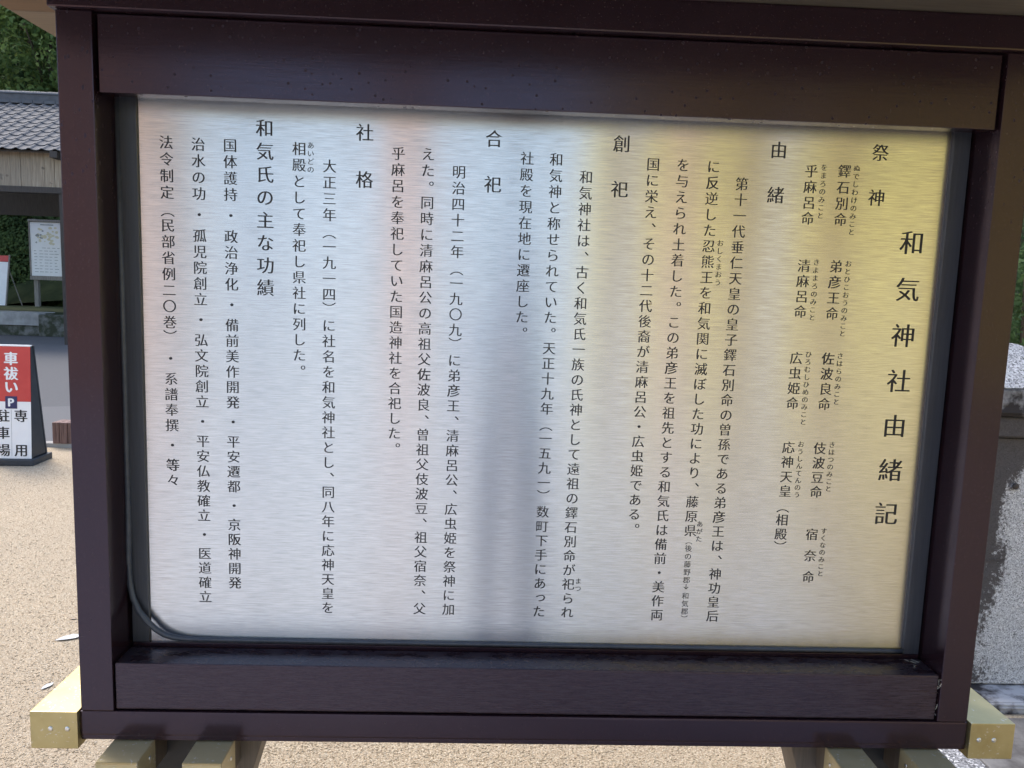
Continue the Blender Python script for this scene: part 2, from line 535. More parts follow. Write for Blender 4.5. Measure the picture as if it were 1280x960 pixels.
def glyph_mesh(ch, off):
    cu = bpy.data.curves.new('glyph', 'FONT')
    cu.body = ch
    cu.size = 1.0
    cu.resolution_u = 4
    cu.offset = off
    o = bpy.data.objects.new('glyph', cu)
    COL.objects.link(o)
    bpy.context.view_layer.update()
    me = bpy.data.meshes.new_from_object(o.evaluated_get(bpy.context.evaluated_depsgraph_get()))
    v = np.array([p.co[:2] for p in me.vertices]) if len(me.vertices) else np.zeros((0, 2))
    f = [tuple(p.vertices) for p in me.polygons]
    area = sum(p.area for p in me.polygons)
    cnt = {}
    for p in me.polygons:
        for e in p.edge_keys: cnt[e] = cnt.get(e, 0) + 1
    per = sum(float(np.linalg.norm(v[a] - v[b])) for (a, b), k in cnt.items() if k == 1)
    bpy.data.objects.remove(o)
    bpy.data.curves.remove(cu)
    bpy.data.meshes.remove(me)
    return v, f, area, per


def glyph(ch):
    """glyph outline with slimmer strokes; backs off where slimming would break a stroke"""
    if ch in _gl: return _gl[ch]
    v, f, a0, per = glyph_mesh(ch, 0.0)
    for off in (() if ch == '佐' else (-0.007, -0.004)):
        v1, f1, a1, _ = glyph_mesh(ch, off)
        if abs(a1 - (a0 + off * per)) < 0.025 * a0:
            v, f = v1, f1
            break
    v = v - np.array([0.5, 0.38])
    if ch in '（）ー':
        v = np.stack([v[:, 1], -v[:, 0]], 1)
        if ch in '（）': v[:, 1] += 0.10 if ch == '）' else -0.10
    elif ch in '、。':
        v = v + np.array([0.58, 0.50])
    elif ch in 'っょゃゅ':
        v = v + np.array([0.08, 0.08])
    elif ch == '↓':
        v = (v - v.mean(0)) * 1.05
    elif ch == 'P':
        v = v - (v.max(0) + v.min(0)) / 2
    _gl[ch] = (v, f)
    return _gl[ch]


def lettering(items, thick=0.0, tall=0.0):
    """items: (char, x, z, em). Flat lettering facing -Y at y = 0. thick/tall widen the strokes sideways/upwards."""
    V, F, n = [], [], 0
    offs = [(0.0, 0.0)]
    if thick: offs = [(-thick, 0.0), (thick, 0.0)] + ([(0.0, tall), (0.0, -tall)] if tall else [])
    for ch, x, z, em in items:
        v, f = glyph(ch)
        for k, (ox, oz) in enumerate(offs):
            for q in v:
                V.append((x + (q[0] + ox) * em, -0.00006 * k, z + (q[1] + oz) * em))
            F += [tuple(i + n for i in t) for t in f]
            n += len(v)
    me = bpy.data.meshes.new('lettering')
    me.from_pydata(V, [], F)
    return me


# ================================================================== SETTING
gm = bpy.data.meshes.new('ground')
gm.from_pydata([(-400, -400, 0), (400, -400, 0), (400, 400, 0), (-400, 400, 0)], [], [(0, 1, 2, 3)])
tag(link('ground', gm, 'gravel'), 'tan gravel forecourt under and around the notice board', 'ground', kind='structure')

rm = bpy.data.meshes.new('road')
rm.from_pydata([(-40, 5.62, .004), (40, 5.62, .004), (40, 18.2, .004), (-40, 18.2, .004)], [], [(0, 1, 2, 3)])
tag(link('road', rm, 'asphalt'), 'grey asphalt road beyond the gravel forecourt', 'road', kind='structure')
pm = bpy.data.meshes.new('road_patch')
pm.from_pydata([(-9, 5.63, .008), (-1.0, 5.63, .008), (-1.0, 9.3, .008), (-9, 6.15, .008)], [], [(0, 1, 2, 3)])
tag(link('road_patch', pm, 'asphalt_new'), 'paler resurfaced strip of asphalt along the kerb', 'road', kind='structure')
kerb = empty('kerb', (0, 0, 0))
tag(kerb, 'low concrete edging between gravel and asphalt', 'kerb', kind='structure')
kb = bmesh.new()
bm_box(kb, 0, .59, 5.50, 5.60, -.05, .035, .008)
kme = done(kb, 'kerb_stone')
for i in range(24):
    o = link('kerb_stone', kme, 'concrete', kerb)
    o.location = (-9.0 + i * .6, random.uniform(-.004, .004), random.uniform(-.004, .003))

# unseen pale paving, added to cool and brighten the plate's reflection
ap = empty('added_approach', (0, 0, 0))
tag(ap, 'pale stone paving added unseen to cool the plate reflection', 'path', kind='structure')
for j in range(17):
    for i in range(12):
        y1 = -1.0 - j * 1.0
        x0 = -13 + i * 1.2 + (.6 if j % 2 else 0)
        box('paving_slab', (x0, x0 + 1.185, y1 - .985, y1, -.05, .02), 'paving', ap, .006)

# terrace retaining wall across the road
wall = empty('terrace_wall', (-12, 18.2, 0))
tag(wall, 'low retaining wall with concrete coping and mossy stone base across the road', 'wall')
def wbox(name, x0, x1, y0, y1, z0, z1, mat, bev=.01):
    return box(name, (x0 + 12, x1 + 12, y0 - 18.2, y1 - 18.2, z0, z1), mat, wall, bev)
for i in range(14):
    x = -20.4 + i * 1.3
    if -11.4 < x + .6 < -10.0: continue
    wbox('base_stone', x, x + 1.28, 18.24, 18.9, 0, .26, 'moss_stone', .03)
for i in range(7):
    x = -20.4 + i * 1.3
    wbox('coping_slab', x, x + 1.29, 18.2, 18.95, .262, .58, 'concrete', .015)
for i in range(7):
    x = -9.9 + i * 1.3
    wbox('coping_slab', x, x + 1.29, 18.2, 18.95, .262, .58, 'concrete', .015)
wbox('pier_stone', -11.28, -9.95, 18.12, 18.97, 0, .545, 'moss_stone', .03)
tb = bmesh.new()
bm_box(tb, -40, 30, 18.5, 60, -1, .56)
tag(link('terrace', done(tb), 'soil'), 'dark earth terrace behind the retaining wall', 'terrace', kind='structure')

# wooded hillside
nx, ny = 61, 26
xs = np.linspace(-110, 110, nx)
ys = np.linspace(23, 120, ny)
V = []
for y in ys:
    for x in xs:
        t = min(1, max(0, (y - 23) / 60))
        V.append((x, y, .5 + 30 * t ** 0.95 + 1.2 * math.sin(x * .13 + y * .07) * t + .5 * math.sin(x * .41)))
F = [(j * nx + i, j * nx + i + 1, (j + 1) * nx + i + 1, (j + 1) * nx + i) for j in range(ny - 1) for i in range(nx - 1)]
hm = bpy.data.meshes.new('hillside')
hm.from_pydata(V, [], F)
tag(link('hillside', hm, 'soil'), 'steep wooded hillside behind the tiled building', 'hillside', kind='structure')


def hill_z(x, y):
    t = min(1, max(0, (y - 23) / 60))
    return .5 + 30 * t ** 0.95 + 1.2 * math.sin(x * .13 + y * .07) * t + .5 * math.sin(x * .41)


# ================================================================== NOTICE BOARD
nb = empty('notice_board', (0, 0, 0))
tag(nb, 'large dark bronze framed notice board with engraved steel plate on brass-capped bearers', 'notice board')
PY = 0.085
for s in (-1, 1):
    a, b_ = sorted((s * .8228, s * .885))
    box('post', (a, b_, 0.0, .13, .7075, 2.010), 'frame_v' if s > 0 else 'frame_v', nb, .0018)
box('header_beam', (-.893, .893, -.012, .14, 2.011, 2.071), 'frame_h', nb, .003)
box('lintel', (-.8175, .8175, .008, .040, 1.875, 2.0085), 'frame_hs', nb, .0018)
box('sill', (-.8195, .8195, .004, .0745, .7095, .804), 'frame_g', nb, .0030)
box('base_beam', (-.888, .888, .0, .20, .6555, .7066), 'frame_h', nb, .0042)
box('base_beam_lip', (-.888, .888, .003, .197, .646, .6548), 'frame_h', nb, .001)
box('back_panel', (-.8215, .8215, .101, .128, .709, 2.009), 'black', nb)
for s in (-1, 1):
    a, b_ = sorted((s * .7853, s * .8185))
    box('frame_strip', (a, b_, .079, .099, .8125, 1.990), 'strip', nb, .001)
box('bottom_strip', (-.8185, .8185, .0775, .099, .7985, .8122), 'frame_h', nb, .0012)
plate = box('steel_plate', (-.7850, .7850, PY, .0985, .8124, 1.990), 'steel', nb)

# lettering, one part per written column:  text, x, z of first and last character, size class
EM = {'T': .0505, 'H': .0345, 'B': .0268, 'D': .0268, 'F': .0136, 'S': .0152}
COLS = [
    ('和気神社由緒記', 0.7236, 1.6696, 1.1154, 'T'),
    ('祭神', 0.6437, 1.8402, 1.7540, 'H'),
    ('鐸石別命', 0.5755, 1.8024, 1.7095, 'B'), ('ぬでしわけのみこと', 0.5994, 1.8089, 1.6860, 'F'),
    ('弟彦王命', 0.5746, 1.6178, 1.5245, 'B'), ('おとひこおうのみこと', 0.5988, 1.6239, 1.4852, 'F'),
    ('佐波良命', 0.5740, 1.4338, 1.3412, 'B'), ('さはらのみこと', 0.5982, 1.4401, 1.3465, 'F'),
    ('伎波豆命', 0.5725, 1.2496, 1.1581, 'B'), ('きはつのみこと', 0.5972, 1.2574, 1.1653, 'F'),
    ('宿奈命', 0.5710, 1.0676, 0.9759, 'B'), ('すくなのみこと', 0.5956, 1.0754, 0.9837, 'F'),
    ('乎麻呂命', 0.5098, 1.8001, 1.7095, 'B'), ('をまろのみこと', 0.5345, 1.8078, 1.7157, 'F'),
    ('清麻呂命', 0.5100, 1.6169, 1.5264, 'B'), ('きよまろのみこと', 0.5344, 1.6246, 1.5152, 'F'),
    ('広虫姫命', 0.5088, 1.4329, 1.3410, 'B'), ('ひろむしひめのみこと', 0.5334, 1.4411, 1.3033, 'F'),
    ('応神天皇', 0.5075, 1.2497, 1.1581, 'B'), ('（相殿）', 0.5058, 1.1275, 1.0365, 'B'), ('おうしんてんのう', 0.5327, 1.2569, 1.1512, 'F'),
    ('由緒', 0.4424, 1.8375, 1.7517, 'H'),
    ('第十一代垂仁天皇の皇子鐸石別命の曽孫である弟彦王は、神功皇后', 0.3741, 1.7704, 0.8866, 'B'),
    ('に反逆した忍熊王を和気関に滅ぼした功により、藤原県', 0.3165, 1.8010, 1.0699, 'B'),
    ('（後の藤野郡↓和気郡）', 0.3145, 1.0489, 0.8783, 'S'),
    ('おしくまおう', 0.3393, 1.6553, 1.5784, 'F'), ('あがた', 0.3348, 1.0843, 1.0526, 'F'),
    ('を与えられ土着した。この弟彦王を祖先とする和気氏は備前・美作両', 0.2566, 1.8019, 0.8870, 'B'),
    ('国に栄え、その十二代後裔が清麻呂公・広虫姫である。', 0.1980, 1.8010, 1.0716, 'B'),
    ('創祀', 0.1348, 1.8372, 1.7512, 'H'),
    ('和気神社は、古く和気氏一族の氏神として遠祖の鐸石別命が祀られ', 0.0686, 1.7720, 0.8889, 'B'),
    ('まつ', 0.0890, 0.9567, 0.9409, 'F'),
    ('和気神と称せられていた。天正十九年（一五九一）数町下手にあった', 0.0094, 1.8028, 0.8897, 'B'),
    ('社殿を現在地に遷座した。', -0.0470, 1.8026, 1.4672, 'B'),
    ('合祀', -0.1119, 1.8369, 1.7511, 'H'),
    ('明治四十二年（一九〇九）に弟彦王、清麻呂公、広虫姫を祭神に加', -0.1777, 1.7721, 0.8909, 'B'),
    ('えた。同時に清麻呂公の高祖父佐波良、曽祖父伎波豆、祖父宿奈、父', -0.2375, 1.8032, 0.8911, 'B'),
    ('乎麻呂を奉祀していた国造神社を合祀した。', -0.2945, 1.8024, 1.2273, 'B'),
    ('社格', -0.3587, 1.8385, 1.7510, 'H'),
    ('大正三年（一九一四）に社名を和気神社とし、同八年に応神天皇を', -0.4252, 1.7736, 0.8896, 'B'),
    ('相殿として奉祀し県社に列した。', -0.4830, 1.8040, 1.3784, 'B'),
    ('あいどの', -0.4612, 1.8108, 1.7658, 'F'),
    ('和気氏の主な功績', -0.5478, 1.8394, 1.5387, 'H'),
    ('国体護持・政治浄化・備前美作開発・平安遷都・京阪神開発', -0.6131, 1.8049, 0.9392, 'D'),
    ('治水の功・孤児院創立・弘文院創立・平安仏教確立・医道確立', -0.6730, 1.8045, 0.9083, 'D'),
    ('法令制定（民部省例二〇巻）・系譜奉撰・等々', -0.7328, 1.8059, 1.1505, 'D'),
]
TH = {'T': .018, 'H': .019, 'B': .018, 'D': .018, 'F': .017, 'S': .012}
for s, x, z0, z1, k in COLS:
    w = [1.6 if (c == '・' and k == 'D') else 1.0 for c in s]
    pos, t = [], 0.0
    for i in range(len(s)):
        if i: t += (w[i - 1] + w[i]) / 2
        pos.append(t)
    items = [(c, x, z0 + (z1 - z0) * q / pos[-1], EM[k]) for c, q in zip(s, pos)]
    if k in 'TH':                       # big heading characters, one part each
        for it in items:
            o = link('character', lettering([it], TH[k]), 'ink', plate)
            o.location = (0, PY - .0004, 0)
        continue
    o = link('lettering', lettering(items, TH[k]), 'ink', plate)
    o.location = (0, PY - .0004, 0)
    o['kind'] = 'stuff'

# rubber gasket, sprung out of its groove in one corner
bm = bmesh.new()
gp = [(-.8205, .082, 1.98), (-.8205, .081, 1.5), (-.8205, .079, 1.20), (-.8195, .077, 1.08), (-.8195, .075, .985), (-.8185, .073, .940),
      (-.812, .071, .908), (-.800, .070, .882), (-.784, .070, .860), (-.768, .071, .843), (-.752, .072, .832), (-.735, .074, .8255),
      (-.716, .076, .822), (-.69, .077, .8205), (-.64, .0785, .8195), (-.4, .0795, .8190), (0, .0795, .8185), (.4, .0795, .8185), (.76, .0795, .8185), (.784, .0795, .8185)]
tube(bm, gp, [.0060] * 12 + [.0052, .0046] + [.0042] * 6, 10)
link('rubber_gasket', done(bm, 'gasket', True), 'rubber', nb)

bm = bmesh.new()
rw = random.Random(5)
for _ in range(16):
    z = rw.uniform(.725, .806)
    a = (.8196, rw.uniform(.002, .03), z)
    c_ = (.8228, rw.uniform(-.001, .02), z + rw.uniform(-.02, .02))
    tube(bm, [a, ((a[0] + c_[0]) / 2, (a[1] + c_[1]) / 2 - .002, (a[2] + c_[2]) / 2), c_], .0005, 4)
for _ in range(7):
    x, y = rw.uniform(.785, .815), rw.uniform(.02, .065)
    tube(bm, [(x, y, .8046), (x + rw.uniform(-.012, .012), y + rw.uniform(-.012, .012), .8056)], .0004, 4)
tag(link('cobweb', done(bm), 'web', nb), kind='stuff')

# brass end caps of the base beam, with rivets
rb = bmesh.new()
bmesh.ops.create_uvsphere(rb, u_segments=12, v_segments=8, radius=1.0)
for v in rb.verts: v.co.y *= .45
rivet_me = done(rb, 'rivet', True)
def rivet(parent, x, y, z, r=.0052, axis='y'):
    o = link('rivet', rivet_me, 'rivet', parent)
    o.location = (x, y, z)
    o.scale = (r, r, r)
    if axis == 'x': o.rotation_euler = (0, 0, math.pi / 2)
    return o
c = box('end_cap', (-.979, -.889, -.008, .212, .6325, .7088), 'brass', nb, .0015)
rivet(c, -.9405, -.008, .6735); rivet(c, -.9085, -.008, .6735)
c = box('end_cap', (.889, .981, -.008, .212, .6325, .7088), 'brass', nb, .0015)
rivet(c, .9085, -.008, .6735); rivet(c, .9395, -.008, .6735)
for x0, x1 in ((-.828, -.750), (-.667, -.593), (.603, .677), (.760, .838)):
    box('bearer', (x0 + .003, x1 - .003, -.058, .34, .572, .6380), 'leg', nb, .002)
    bm = bmesh.new()
    bm_box(bm, x0, x1, -.066, .014, .568, .6425)
    fr = [f for f in bm.faces if f.normal.y < -.9 or all(abs(v.co.y + .066) < 1e-6 for v in f.verts)]
    bmesh.ops.inset_region(bm, faces=fr, thickness=.008, depth=-.002)
    bmesh.ops.bevel(bm, geom=[e for e in bm.edges if e.calc_face_angle(0) > 1.2], offset=.0012, segments=2, affect='EDGES')
    c = link('bearer_cap', done(bm, 'cap'), 'brass_old', nb)
    xr = x1 if x0 < 0 else x0
    rivet(c, xr, -.012, .618, .0042, 'x')
for s in (-1, 1):
    pts = [(s * .606, .6435), (s * .543, .6435), (s * .735, 0.0), (s * .80, 0.0)]
    prism('leg', pts, 'y', .055, .15, 'leg', nb, .003)
    prism('leg_panel', [(s * .80, .6435), (s * .610, .6435), (s * .805, 0.0), (s * .93, 0.0)], 'y', .075, .14, 'black', nb, .003)
# roof over the board
for k, (y0, y1, mt) in enumerate(((-.44, -.232, 'soffit_shaded'), (-.230, -.002, 'soffit_shaded'), (.0, .213, 'soffit_brown'), (.215, .388, 'soffit_tan'), (.390, .588, 'soffit_tan'))):
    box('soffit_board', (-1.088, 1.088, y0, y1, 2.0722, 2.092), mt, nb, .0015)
box('fascia', (-1.10, 1.10, -.462, -.441, 2.066, 2.135), 'frame_h', nb, .002)
box('fascia', (-1.10, 1.10, .589, .610, 2.066, 2.135), 'frame_h', nb, .002)
for s in (-1, 1):
    a, b_ = sorted((s * 1.02, s * 1.088))
    prism('gable_end', [(-.44, 2.0925), (.588, 2.0925), (.074, 2.40)], 'x', a, b_, 'soffit_tan', nb)
prism('roof_sheet', [(-.50, 2.121), (.074, 2.43), (.648, 2.121), (.648, 2.137), (.074, 2.446), (-.50, 2.137)], 'x', -1.14, 1.14, 'copper', nb)
box('ridge_cap', (-1.15, 1.15, .034, .114, 2.435, 2.475), 'copper', nb, .006)

# ================================================================== A-FRAME SIGN
sg = empty('pavement_sign', (-3.93, 4.80, 0), R(3))
tag(sg, 'narrow red and white standing sign with parking letter on the gravel', 'sign')
W2 = .152
tilt = .055
def signbox(name, x0, x1, z0, z1, y, th, mat, par=sg, bev=.002):
    """a slab on the leaning front face: y offset grows with z"""
    bm = bmesh.new()
    bm_box(bm, x0, x1, y, y + th, z0, z1, bev)
    for v in bm.verts: v.co.y += (v.co.z - .05) * tilt
    return link(name, done(bm, name), mat, par)
signbox('front_frame', -W2, W2, .05, .972, .004, .02, 'sign_dark')
fp = signbox('front_panel', -W2 + .002, W2 - .002, .055, .5195, 0, .003, 'sign_white')
rp = signbox('header_panel', -W2 + .002, W2 - .002, .520, .965, 0, .003, 'sign_red')
signbox('panel_edge', -W2, W2, .966, .978, -.001, .024, 'sign_white')
pb = signbox('parking_mark', -.045, .045, .463, .563, -.0025, .002, 'sign_navy')
def signtext(items, mat, par, y, th=.02, tl=.0):
    for it in items:
        me = lettering([it], th, tl)
        for v in me.vertices: v.co.y += y + (v.co.z - .05) * tilt
        link('character', me, mat, par)
signtext([('車', .002, .868, .112), ('祓', .002, .748, .112), ('い', .002, .640, .112)], 'sign_white', rp, -.0015, .045, .025)
signtext([('P', 0, .513, .092)], 'sign_white', pb, -.0036, .05, .03)
signtext([('専', .072, .405, .108), ('用', .072, .125, .108), ('駐', -.066, .405, .108), ('車', -.066, .265, .108), ('場', -.066, .125, .108)], 'ink', fp, -.0015, .03, .012)
signbox('divider_line', -.002, .000, .075, .455, -.001, .0008, 'map_grey', fp, 0)
# back panel, and dark side sheets for the shade inside the open frame
bm = bmesh.new()
bm_box(bm, -W2, W2, .23, .248, .05, .972, .002)
for v in bm.verts: v.co.y -= (v.co.z - .05) * .150
link('back_panel', done(bm), 'sign_dark', sg)
for s in (-1, 1):
    a, b_ = sorted((s * (W2 - .004), s * (W2 - .016)))
    prism('side_shade_sheet', [(.026, .06), (.228, .06), (.098, .955), (.076, .955)], 'x', a, b_, 'sign_dark', sg)
box('base', (-W2 - .012, W2 + .022, -.03, .285, 0, .052), 'sign_dark', sg, .01)

# ================================================================== WOODEN BLOCK at the kerb
wb = empty('timber_block', (-3.86, 5.56, .036))
tag(wb, 'low brown timber block with dark upright grooves on the kerb', 'block')
for i in range(4):
    box('timber', (-.13 + i * .068, -.066 + i * .068, -.07 + random.uniform(-.006, .006), .10, 0, .195), 'block_wood', wb, .01)

# ================================================================== EASEL SIGN on terrace
es = empty('easel_sign', (-15.26, 22.6, .42))
es.scale = (1.2, 1.2, 1.2)
tag(es, 'white sign with a red header propped on the terrace beside the map board', 'sign')
def lean(bm, k):
    for v in bm.verts: v.co.y += v.co.z * k; v.co.x += v.co.z * .055
def leanbox(name, d, mat, par, k=.1, bev=.004):
    bm = bmesh.new(); bm_box(bm, *d, bev); lean(bm, k)
    return link(name, done(bm), mat, par)
leanbox('panel', (-.42, .36, 0, .02, .12, 1.22), 'sign_white', es)
leanbox('header', (-.42, .36, -.004, .018, 1.225, 1.38), 'sign_red', es)
leanbox('side_rail', (.362, .392, -.006, .026, .0, 1.40), 'grey_timber', es)
leanbox('side_rail', (-.452, -.422, -.006, .026, .0, 1.40), 'grey_timber', es)
bm = bmesh.new()
tube(bm, [(.40, .14, 1.1), (.66, .30, .0)], .014, 6)
link('brace', done(bm), 'grey_timber', es)

# ================================================================== MAP BOARD
mb = empty('map_board', (-13.51, 22.6, .39))
mb.scale = (1.2, 1.2, 1.2)
tag(mb, 'weathered timber board holding a white map sheet on two posts', 'map board')
def mbox(name, d, mat, par=mb, bev=.006): return box(name, d, mat, par, bev)
for x in (-.31, .40): mbox('post', (x - .05, x + .05, .03, .13, 0, 2.34), 'grey_timber')
mbox('rail', (-.42, .46, -.02, .028, .82, .915), 'grey_timber')
mbox('rail', (-.42, .46, -.03, .04, 2.275, 2.33), 'grey_timber')
mbox('side_rail', (-.415, -.385, -.02, .028, .918, 2.272), 'grey_timber')
mbox('side_rail', (.375, .405, -.02, .028, .918, 2.272), 'grey_timber')
sheet = mbox('map_sheet', (-.382, .372, -.006, .026, .922, 2.268), 'map_white')
rr = random.Random(3)
for i in range(34):
    x, z = rr.uniform(-.25, .31), rr.uniform(1.72, 2.14)
    s = rr.uniform(.02, .055)
    pts = [(x + s * math.cos(t) * rr.uniform(.7, 1.3), z + s * .7 * math.sin(t) * rr.uniform(.7, 1.3)) for t in [k * math.pi / 4 for k in range(8)]]
    prism('map_mark', pts, 'y', -.0075 - .00004 * i, -.0062, 'map_yellow' if rr.random() < .7 else 'map_grey', sheet)
for i in range(9):
    z = 1.62 - i * .075
    x0 = -.30 if i else -.1
    for k in range(5):
        xa = x0 + k * .125
        box('text_line', (xa, xa + rr.uniform(.05, .115), -.0072, -.0062, z, z + .012), 'map_grey', sheet)
box('text_line', (-.12, .2, -.0072, -.0062, 2.19, 2.215), 'map_grey', sheet)

# ================================================================== TILED BUILDING
bd = empty('tiled_building', (-12.0, 17.5, 0))
tag(bd, 'open timber building with grey tiled roof and weathered plank wall', 'building')
ox, oy = -12.0, 17.5
def bb(name, x0, x1, y0, y1, z0, z1, mat, par=bd, bev=.01):
    return box(name, (x0 - ox, x1 - ox, y0 - oy, y1 - oy, z0, z1), mat, par, bev)
BX0, BX1 = -15.6, -8.6
for x in (-15.3, -12.35, -9.42):
    bb('post', x - .075, x + .075, 15.96, 16.11, 0, 3.30, 'timber_dark')
    if x != -12.35: bb('post', x - .075, x + .075, 20.9, 21.05, .56, 3.9, 'timber_dark')
bb('beam', BX0 + .1, BX1 - .1, 15.94, 16.13, 3.302, 3.435, 'timber_dark')
bb('beam', BX0 + .1, BX1 - .1, 20.88, 21.06, 3.902, 4.05, 'timber_dark')
bb('eave_beam', BX0 + .1, BX1 - .1, 16.03, 16.2, 4.02, 4.16, 'timber_dark')
for x in (-15.3, -12.35, -9.42):
    bb('tie_beam', x - .08, x + .08, 15.66, 20.87, 4.02, 4.16, 'timber_dark')
bb('interior_shade_board', BX0 + .1, BX1 - .1, 20.93, 21.0, 3.17, 3.90, 'timber_dark')  # dark board added to stand for the shaded interior above the hedge
x = BX0 + .2
while x < -9.55:
    w = random.uniform(.19, .29)
    bb('plank', x, x + w - .006, 15.97 + random.uniform(0, .012), 16.02, 3.436, 4.215, 'plank', bd, .004)
    x += w
# roof slopes: eave (15.72, 4.17) to ridge (18.45, 5.72)
EY, EZ, RY, RZ = 15.72, 4.215, 18.45, 5.74
sl = math.atan2(RZ - EZ, RY - EY)
L = math.hypot(RY - EY, RZ - EZ)
prism('roof_deck', [(EY + .03 - oy, EZ - .055), (RY - oy, RZ - .09), (2 * RY - EY - oy, EZ - .09), (2 * RY - EY - oy, EZ - .12), (RY - oy, RZ - .12), (EY + .03 - oy, EZ - .085)], 'x', BX0 - ox, BX1 - ox, 'timber_dark', bd)
TW, TL, ROWS = .272, .262, 11
def tile_mesh():
    """S-profile pantile: a broad trough and one raised roll, slightly thicker at the lower edge"""
    prof = []
    n = 10
    for k in range(n + 1):
        u = k / n
        z = -.018 * math.sin(math.pi * min(1, u / .66)) if u < .66 else .024 * math.sin(math.pi * (u - .66) / .34)
        prof.append((u * (TW + .012), z))
    bm = bmesh.new()
    T0 = [bm.verts.new((x, 0, z + .022)) for x, z in prof]
    T1 = [bm.verts.new((x, TL + .05, z + .004)) for x, z in prof]
    B0 = [bm.verts.new((x, 0, z + .006)) for x, z in prof]
    B1 = [bm.verts.new((x, TL + .05, z - .012)) for x, z in prof]
    for k in range(n):
        bm.faces.new((T0[k], T0[k + 1], T1[k + 1], T1[k]))
        bm.faces.new((B0[k], B1[k], B1[k + 1], B0[k + 1]))
        bm.faces.new((T0[k], B0[k], B0[k + 1], T0[k + 1]))
    bm.faces.new((T0[0], T1[0], B1[0], B0[0]))
    bm.faces.new((T0[-1], B0[-1], B1[-1], T1[-1]))
    return done(bm, 'roof_tile')
tme = tile_mesh()
tme.materials.append(MAT['tile'])
for p in tme.polygons: p.use_smooth = False
ncol = int((BX1 - BX0) / TW)
for r in range(ROWS):
    for k in range(ncol):
        d = r * (L - .05) / ROWS
        o = bpy.data.objects.new('roof_tile', tme)
        COL.objects.link(o)
        o.parent = bd
        o.location = (BX0 + k * TW - ox, EY - .05 - oy + d * math.cos(sl), EZ - .045 + d * math.sin(sl) + random.uniform(-.003, .003))
        o.rotation_euler = (sl, 0, random.uniform(-.008, .008))
# ridge
bb('ridge_core', BX0, BX1, RY - .10, RY + .10, RZ - .05, RZ + .16, 'tile', bd, .01)
hb = bmesh.new()
A = [hb.verts.new((0, .125 * math.cos(t), .085 * math.sin(t))) for t in [math.pi * k / 8 for k in range(9)]]
B = [hb.verts.new((.34, .115 * math.cos(t), .078 * math.sin(t))) for t in [math.pi * k / 8 for k in range(9)]]
for k in range(8): hb.faces.new((A[k], A[k + 1], B[k + 1], B[k]))
hb.faces.new(A); hb.faces.new(B[::-1])
cme = done(hb, 'ridge_tile'); cme.materials.append(MAT['tile'])
fb = bmesh.new()
bm_box(fb, 0, .262, -.045, .06, 0, .072, .014)
fme = done(fb, 'course_tile'); fme.materials.append(MAT['tile'])
n = int((BX1 - BX0) / .33)
for k in range(n):
    o = link('ridge_tile', cme, None, bd); o.location = (BX0 + k * .33 - ox, RY - oy, RZ + .162)
n = int((BX1 - BX0) / .27)
for k in range(n):
    o = link('course_tile', fme, None, bd); o.location = (BX0 + k * .27 - ox, RY - .13 - oy, RZ - .075)

# ================================================================== GRANITE PILLAR (right)
gp_ = empty('granite_pillar', (1.93, 1.66, 0))
tag(gp_, 'weathered granite pillar with sloping cap and dark lichen stains beside the board', 'pillar')
def frustum(name, secs, mat, par=gp_, bev=.006):
    """stack of square sections (half width, z)"""
    bm = bmesh.new()
    rings = [[bm.verts.new((sx * h, sy * h, z)) for sx, sy in ((-1, -1), (1, -1), (1, 1), (-1, 1))] for h, z in secs]
    bm.faces.new(rings[0][::-1]); bm.faces.new(rings[-1])
    for a, b_ in zip(rings[:-1], rings[1:]):
        for k in range(4): bm.faces.new((a[k], a[(k + 1) % 4], b_[(k + 1) % 4], b_[k]))
    bmesh.ops.recalc_face_normals(bm, faces=bm.faces[:])
    bmesh.ops.bevel(bm, geom=bm.edges[:], offset=bev, segments=2, affect='EDGES')
    bmesh.ops.subdivide_edges(bm, edges=bm.edges[:], cuts=3, use_grid_fill=True)
    for v in bm.verts: v.co += Vector((random.uniform(-1, 1), random.uniform(-1, 1), random.uniform(-1, 1))) * .0012
    return link(name, done(bm), mat, par)
frustum('cap', [(.262, 1.2385), (.10, 1.40), (.02, 1.41)], 'granite')
frustum('cap_block', [(.235, 1.128), (.262, 1.140), (.262, 1.238)], 'stone_dark')
frustum('neck', [(.235, 1.045), (.235, 1.126)], 'granite_lichen')
frustum('shaft', [(.255, .043), (.222, .55), (.208, 1.043)], 'granite_lichen')
frustum('plinth', [(.40, -.02), (.40, .03), (.385, .041)], 'stone_dark')
bm = bmesh.new()
bmesh.ops.create_uvsphere(bm, u_segments=14, v_segments=10, radius=.013)
for v in bm.verts: v.co.y *= .7
bk = link('iron_boss', done(bm, 'boss', True), 'timber_dark', gp_)
bk.location = (.052, -.222, .850)
slab = empty('stone_paving', (1.9, 1.6, 0))
tag(slab, 'speckled granite paving slabs at the foot of the pillar', 'paving', kind='structure')
for x0, x1, y0, y1, mt in ((1.02, 1.60, .60, 1.20, 'granite_dull'), (1.605, 2.6, .60, 1.20, 'stone_grey'), (1.02, 1.50, 1.205, 2.2, 'stone_grey'), (2.37, 2.9, 1.205, 2.2, 'stone_grey')):
    box('paving_slab', (x0 - 1.9, x1 - 1.9, y0 - 1.6, y1 - 1.6, -.05, .022), mt, slab, .008)


